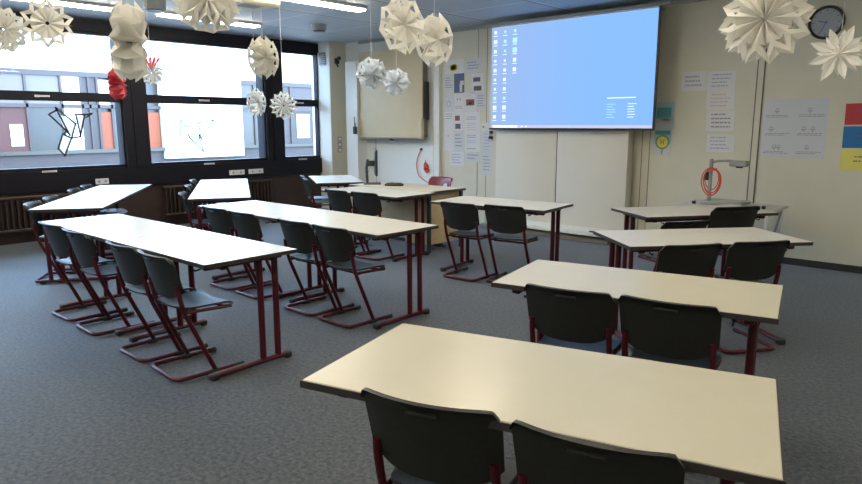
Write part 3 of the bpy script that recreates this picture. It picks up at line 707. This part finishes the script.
MB().cyl((0, 0, 0), .045, .03, 'black', 18, T=Matrix.Translation((.0, .17, .03)) @ Matrix.Rotation(-pi/2, 4, 'X')).build('lens', t)
MB().tube([(.03, 0, .08), (.03, 0, .48)], .022, 'lamp_body', 12).build('ceiling_pole', t)
cb = MB()
for k in range(6):
    cb.tube([(-.16+.01*k, -.1+.02*k, .02+.01*k), (-.24-.01*k, -.12+.02*k, -.0+.012*k), (-.22+.01*k, -.02, .08), (-.10, .02*k, .10+.01*k), (.02, .0, .30)], .006, ('black', 'photo_red', 'darkgrey')[k % 3], 6, fillet=.04)
cb.build('cable_bundle', t)

# ------------------------------------------------------------------ paper bag stars
def star(loc, R, n, yaw, tilt, m, label, depth=.25, valley=.98, holes=True, slender=False, roll=0., inner=None, name='paper_star', spread=360):
    mb = MB(); k_ = mb.slot(m); D = R*depth
    seg = [.10, .26, .40, .50, .60, .70]
    V = {}
    def vert(p): mb.v.append(tuple(p)); return len(mb.v)-1
    ph0 = roll
    th = pi/n
    def P3(r, a, z): return (r*sin(a), z, r*cos(a))
    fan = spread/360
    for k in range(n):
        a = ph0+2*pi*k/n*fan; b = a+2*pi/n*fan/2; c = a+2*pi/n*fan
        # bag wall (flat) at angle a : tip point
        jit = 1+.03*sin(k*2.3)
        r1 = .74*R if not slender else .55*R
        pts = [(.07*R, -D*.55), (.30*R, -D*.9), (r1, -D), (.90*R*jit, 0), (r1, D), (.30*R, D*.9), (.07*R, D*.55)]
        if slender: pts = [(.07*R, -D*.5), (.30*R, -D*.6), (.75*R, -D*.35), (R*jit, 0), (.75*R, D*.35), (.30*R, D*.6), (.07*R, D*.5)]
        ids = [vert(P3(r, a, z)) for r, z in pts]; mb.f.append(tuple(ids)); mb.mi.append(k_)
        # gussets front and back
        for sg in (-1, 1):
            rr = [.07, .30, .60, .70, .80, valley]
            zf = [.55, .78, .92, .96, .98, 1.0]
            re = [.07, .25, .48, .56, .64, .74]
            if slender: rr = [.07, .12, .16, .19, .22, .26]; re = [.07, .14, .2, .26, .32, .40]; zf = [.5, .55, .6, .6, .6, .55]
            gz = .38; hv = [0, 0]
            E0 = [vert(P3(r*R, a, sg*D*z)) for r, z in zip(re, zf)]
            E1 = [vert(P3(r*R, c, sg*D*z)) for r, z in zip(re, zf)]
            Fm = [vert(P3(r*R, b, sg*D*z*gz)) for r, z in zip(rr, zf)]
            for q in range(5):
                for hi, E_ in enumerate((E0, E1)):
                    if holes and q == 2:
                        pe = Vector(mb.v[E_[3]]); pf = Vector(mb.v[Fm[3]]); HH = vert(pf+(pe-pf)*.75); hv[hi] = HH
                        mb.f.append((E_[q], E_[q+1], HH, Fm[q])); mb.mi.append(k_)
                    elif holes and q == 3: mb.f.append((E_[q], E_[q+1], Fm[q+1], hv[hi])); mb.mi.append(k_)
                    else: mb.f.append((E_[q], E_[q+1], Fm[q+1], Fm[q])); mb.mi.append(k_)
            # outer point of each gusset towards the bag tip
            if not slender:
                for a_, E_ in ((a, E0), (c, E1)):
                    pass
    t = empty(name, loc, 0, label, 'paper star', 'hanging paper stars')
    if slender:
        mb.v = []; mb.f = []; mb.mi = []
        for ly in range(2):
            for k in range(8):
                a = ph0+2*pi*(k+.5*ly)/8; L_ = R*((.98, .92, 1.02, .95)[k % 4] if ly == 0 else .8); zz = -.02 if ly == 0 else .05*R
                st_ = [(.10, .03), (.28, .05), (.45, .13), (.62, .16), (.80, .10), (1., .0)]
                base = len(mb.v)
                for (q, w_) in st_:
                    for sgn in (-1, 0, 1):
                        mb.v.append((q*L_*sin(a)+sgn*w_*L_*cos(a), zz+(.16*R*q*q*(1 if ly else -1))+(.05*R if sgn == 0 else 0), q*L_*cos(a)-sgn*w_*L_*sin(a)))
                for q in range(5):
                    for c_ in (0, 1): mb.f.append((base+q*3+c_, base+q*3+c_+1, base+q*3+4+c_, base+q*3+3+c_)); mb.mi.append(k_)
        for k in range(28):
            a = 2*pi*k/28; b2 = 2*pi*(k+1)/28; ra = .30*R if k % 2 else .2*R; rb = .30*R if (k+1) % 2 else .2*R; base = len(mb.v)
            mb.v += [(0, -.16*R, 0), (ra*sin(a), -.04*R*(1 if k % 2 else -1), ra*cos(a)), (rb*sin(b2), -.04*R*(1 if (k+1) % 2 else -1), rb*cos(b2))]; mb.f.append((base, base+1, base+2)); mb.mi.append(k_)
    b_ = MB(); b_.mats = mb.mats; b_.v = mb.v; b_.f = mb.f; b_.mi = mb.mi
    o = bpy.data.meshes.new('star_body'); o.from_pydata(mb.v, [], mb.f); o.materials.append(M[m])
    ob = bpy.data.objects.new('star_body', o); COL.objects.link(ob); ob.parent = t; ob.rotation_euler = (tilt, 0, yaw)
    sm = ob.modifiers.new('thickness', 'SOLIDIFY'); sm.thickness = .0012
    MB().tube([(0, 0, R*.6), (0, 0, ZC-loc[2])], .0016, 'string', 5).build('thread', t)
    return t
CW = radians(42.75)   # facing the classroom's viewpoint side
def yawf(off): return CW+radians(off)
ST = [
 ((-5.465, 1.477, 2.204), .165, 10, 22, 0, 'cream_star', 'cream paper star cut off by the left edge', {}),
 ((-5.243, 1.693, 2.247), .175, 10, 0, .12, 'cream_star', 'cream round star with cut-out holes, second from the left edge', {}),
 ((-3.758, 1.618, 1.991), .225, 11, 84, .06, 'cream_star', 'tall cream star seen edge-on in front of the first window post', dict(depth=.36, holes=False)),
 ((-5.248, 2.143, 1.849), .125, 12, 80, 0, 'red_star', 'red paper star seen edge-on beside the window post', dict(depth=.42, holes=False)),
 ((-5.067, 2.331, 1.932), .092, 12, 15, 0, 'white_star', 'tiny bluish white star with a red top right of the window post', {}),
 ((-3.85, 2.149, 2.28), .215, 13, 8, -.55, 'cream_star', 'big cream star with a deep centre at the top left', dict(depth=.36)),
 ((-4.095, 2.694, 2.006), .155, 10, 52, 0, 'pale_star', 'pale pointed star hanging before the second window post', dict(depth=.3)),
 ((-4.894, 3.132, 1.724), .120, 11, 52, 0, 'white_star', 'white lacy star left of the round snowflake star', {}),
 ((-4.638, 3.223, 1.696), .118, 13, 5, 0, 'white_star', 'round white snowflake star with many holes by the narrow window', {}),
 ((-3.983, 3.613, 1.942), .130, 8, 25, .3, 'white_star', 'white star before the beige board, left one of two', dict(depth=.5)),
 ((-4.122, 4.026, 1.898), .120, 8, -15, .3, 'white_star', 'white star before the beige board, right one of two', dict(depth=.5)),
 ((-3.108, 3.094, 2.17), .190, 8, 42, 0, 'cream_star', 'cream star with holes at top centre, left one of two', dict(depth=.26)),
 ((-3.25, 3.554, 2.131), .195, 8, 54, 0, 'cream_star', 'cream star with holes at top centre, right one of two', dict(depth=.34)),
 ((-1.0, 3.355, 2.012), .205, 12, -12, -.15, 'cream_star', 'largest cream star with many points left of the wall clock', dict(depth=.3)),
 ((-.875, 4.266, 1.922), .155, 9, -14, .1, 'cream_star', 'open flower-like cream star below the wall clock', dict(slender=True, holes=False, depth=.4)),
]
for i, (loc, R, n, yo, ti, m, l, kw) in enumerate(ST):
    t = star(loc, R, n, math.atan2(-loc[0], loc[1])+radians(yo), ti, m, l, roll=i*.37, **kw)
    if 'red top' in l:
        r2 = MB(); 
        for q in range(5):
            a = radians(-30+15*q); r2.add([(0, -.02, .02), (.12*sin(a-.1), -.03, .10), (.13*sin(a), 0, .13), (.12*sin(a+.1), -.03, .10), (0, .02, .02)], [(0, 1, 2, 3), (4, 3, 2, 1)], 'red_star')
        o = r2.build('red_top', t, smooth=False); o.location = (0, 0, 0); o.rotation_euler = (0, 0, radians(60))

# ------------------------------------------------------------------ window stickers
XG = XW-.066
def sticker(segs, polys, m1, m2, wd, label):
    o = MB()
    for (a, b) in segs:
        A = Vector(a); B = Vector(b); d_ = (B-A).normalized(); n_ = Vector((-d_.y, d_.x))*wd/2; A = A-d_*wd/2; B = B+d_*wd/2
        o.poly([tuple(A+n_), tuple(B+n_), tuple(B-n_), tuple(A-n_)], (XG, XG+.004), m1, axis='x')
    for p in polys: o.poly(p, (XG-.003, XG+.001), m2, axis='x')
    return tag(o.build('window_sticker', smooth=False), label, 'sticker')
B1 = [((3.071, 1.68), (3.174, 1.735)), ((3.071, 1.68), (3.274, 1.455)), ((3.165, 1.768), (3.398, 1.556)), ((3.165, 1.768), (3.307, 1.4)), ((3.274, 1.455), (3.307, 1.4)), ((3.398, 1.556), (3.329, 1.359)), ((3.22, 1.415), (3.147, 1.227)), ((3.147, 1.227), (3.219, 1.124)), ((3.219, 1.124), (3.329, 1.359)), ((3.22, 1.415), (3.274, 1.455)), ((3.22, 1.415), (3.329, 1.359)), ((3.329, 1.359), (3.441, 1.378)), ((3.441, 1.378), (3.526, 1.679)), ((3.526, 1.679), (3.619, 1.694)), ((3.619, 1.694), (3.542, 1.645)), ((3.409, 1.685), (3.526, 1.679)), ((3.409, 1.685), (3.448, 1.385)), ((3.174, 1.735), (3.165, 1.768))]
P1 = [[(3.183, 1.695), (3.398, 1.556), (3.33, 1.373), (3.26, 1.441)], [(3.219, 1.401), (3.329, 1.359), (3.219, 1.13), (3.147, 1.227)], [(3.421, 1.671), (3.525, 1.673), (3.442, 1.399)]]
B2 = [((4.918, 1.613), (4.902, 1.384)), ((4.902, 1.384), (5.217, 1.381)), ((4.918, 1.613), (5.009, 1.506)), ((5.009, 1.506), (5.213, 1.568)), ((5.213, 1.568), (5.473, 1.609)), ((5.473, 1.609), (5.248, 1.334)), ((5.213, 1.568), (5.231, 1.334)), ((5.032, 1.368), (5.14, 1.242)), ((5.14, 1.242), (5.196, 1.319)), ((5.2, 1.381), (5.268, 1.113)), ((5.268, 1.113), (5.031, 1.352)), ((5.217, 1.381), (5.261, 1.271))]
sticker(B1, P1, 'black', mat('sticker_white', (.85, .86, .88), .6, trans=.6), .022, 'black-outlined origami bird with white fields on the left window')
sticker(B2, [], 'frame', 'paper', .017, 'thin grey outline of an origami bird on the middle window')

# ------------------------------------------------------------------ outside
XO = -20.
tag(MB().box((-20.2, -14, .10), (XW-.45, 26, .36), 'gravel').build('flat_roof', smooth=False), kind='structure')
t = empty('opposite_building', (XO, 5, 0), 0, 'white building with orange and red panels seen through the windows', 'building')
def ob(name, y0, y1, z0, z1, m, x=.0, d=.1, parent=None): return MB().box((-d, y0-5, z0), (x, y1-5, z1), m).build(name, parent or t, smooth=False)
ob('wall', -14, 26, 3.0, 5.2, 'facade', 0, 3.); ob('wall', -14, 26, .0, .78, 'facade_frame', 0, 3.)
ob('sill', -14, 26, .74, .84, 'facade_grey', .12)
ob('backing', -14, 26, .7, 3.1, 'facade_glass', -.12, .4)
ob('head_frame', -14, 26, 2.86, 3.0, 'facade_frame', .04); ob('transom', -14, 26, 2.0, 2.1, 'facade_frame', .03)
for y0, y1, z0, z1, m, nm in ((3.2, 5.75, 2.1, 2.86, 'facade_pane', 'window'), (5.75, 6.62, 2.1, 2.86, 'facade_pane', 'window'), (3.2, 5.75, .84, 2.0, 'facade_red', 'panel'), (4.95+.35, 5.60, .98, 1.55, 'facade', 'panel'), (5.75, 6.62, .84, 2.0, 'facade_glass', 'window'), (6.62, 7.15, .84, 2.86, 'facade', 'panel'),
                              (7.15, 7.58, .84, 2.86, 'facade_frame', 'window'), (7.6, 7.92, .84, 1.9, 'facade_orange', 'panel'), (7.55, 7.95, 2.1, 2.8, 'facade', 'window'), (7.95, 8.6, .84, 2.86, 'facade_grey', 'window'), (8.95, 9.35, .84, 1.9, 'facade_orange', 'panel'),
                              (9.4, 12.1, .5, 4.2, 'facade', 'stair_block'), (12.15, 13.3, .84, 2.86, 'facade_grey', 'window'), (13.3, 15.3, .84, 2.86, 'facade_frame', 'window'), (14.45, 15.0, 1.05, 1.9, 'facade', 'shutter'), (0.6, 3.0, .84, 2.86, 'facade_grey', 'window'), (15.4, 18, .84, 2.86, 'facade_glass', 'window')):
    ob(nm, y0, y1, z0, z1, m, dict(stair_block=.2, shutter=.01).get(nm, -.02), .15) if (y0, z0) != (5.3, .98) else ob(nm, y0, y1, z0, z1, m, .0, .1)
for y in (4.6, 5.75, 6.62, 7.15, 7.35, 7.58, 7.95, 8.3, 12.15, 12.7, 13.3, 14.2, 15.3): ob('mullion', y-.03, y+.03, .84, 2.9, 'facade_frame', .03)

# ------------------------------------------------------------------ light, camera
wd = bpy.data.worlds.new('World'); S.world = wd; wd.use_nodes = True
bg = wd.node_tree.nodes['Background']; bg.inputs[0].default_value = (.45, .68, 1.0, 1); bg.inputs[1].default_value = 14.
for k, (y0, y1) in enumerate(bays[:5]):
    if y1 < YB: continue
    y0 = max(y0, YB); l = bpy.data.lights.new('window_portal', 'AREA'); l.shape = 'RECTANGLE'; l.size = 1.83; l.size_y = y1-y0; l.cycles.is_portal = True
    o = bpy.data.objects.new('window_portal', l); COL.objects.link(o); o.location = (XW-.2, (y0+y1)/2, 1.87); o.rotation_euler = (0, -pi/2, 0)
cam = bpy.data.cameras.new('Camera'); co = bpy.data.objects.new('Camera', cam); COL.objects.link(co)
cam.sensor_width = 36; cam.lens = 652.9/862*36; cam.clip_start = .05
co.matrix_world = Matrix.Translation((0, 0, 1.544)) @ Matrix.Rotation(radians(42.75), 4, 'Z') @ Matrix.Rotation(radians(90-10.25), 4, 'X') @ Matrix.Rotation(radians(-.09), 4, 'Z')
S.camera = co
S.view_settings.view_transform = 'Standard'; S.view_settings.look = 'None'; S.view_settings.gamma = 1; S.view_settings.exposure = 0.55
S.view_settings.use_curve_mapping = False
S.cycles.use_denoising = True
S.cycles.max_bounces = 8; S.cycles.diffuse_bounces = 5; S.cycles.transparent_max_bounces = 12
S.cycles.sample_clamp_indirect = 6.
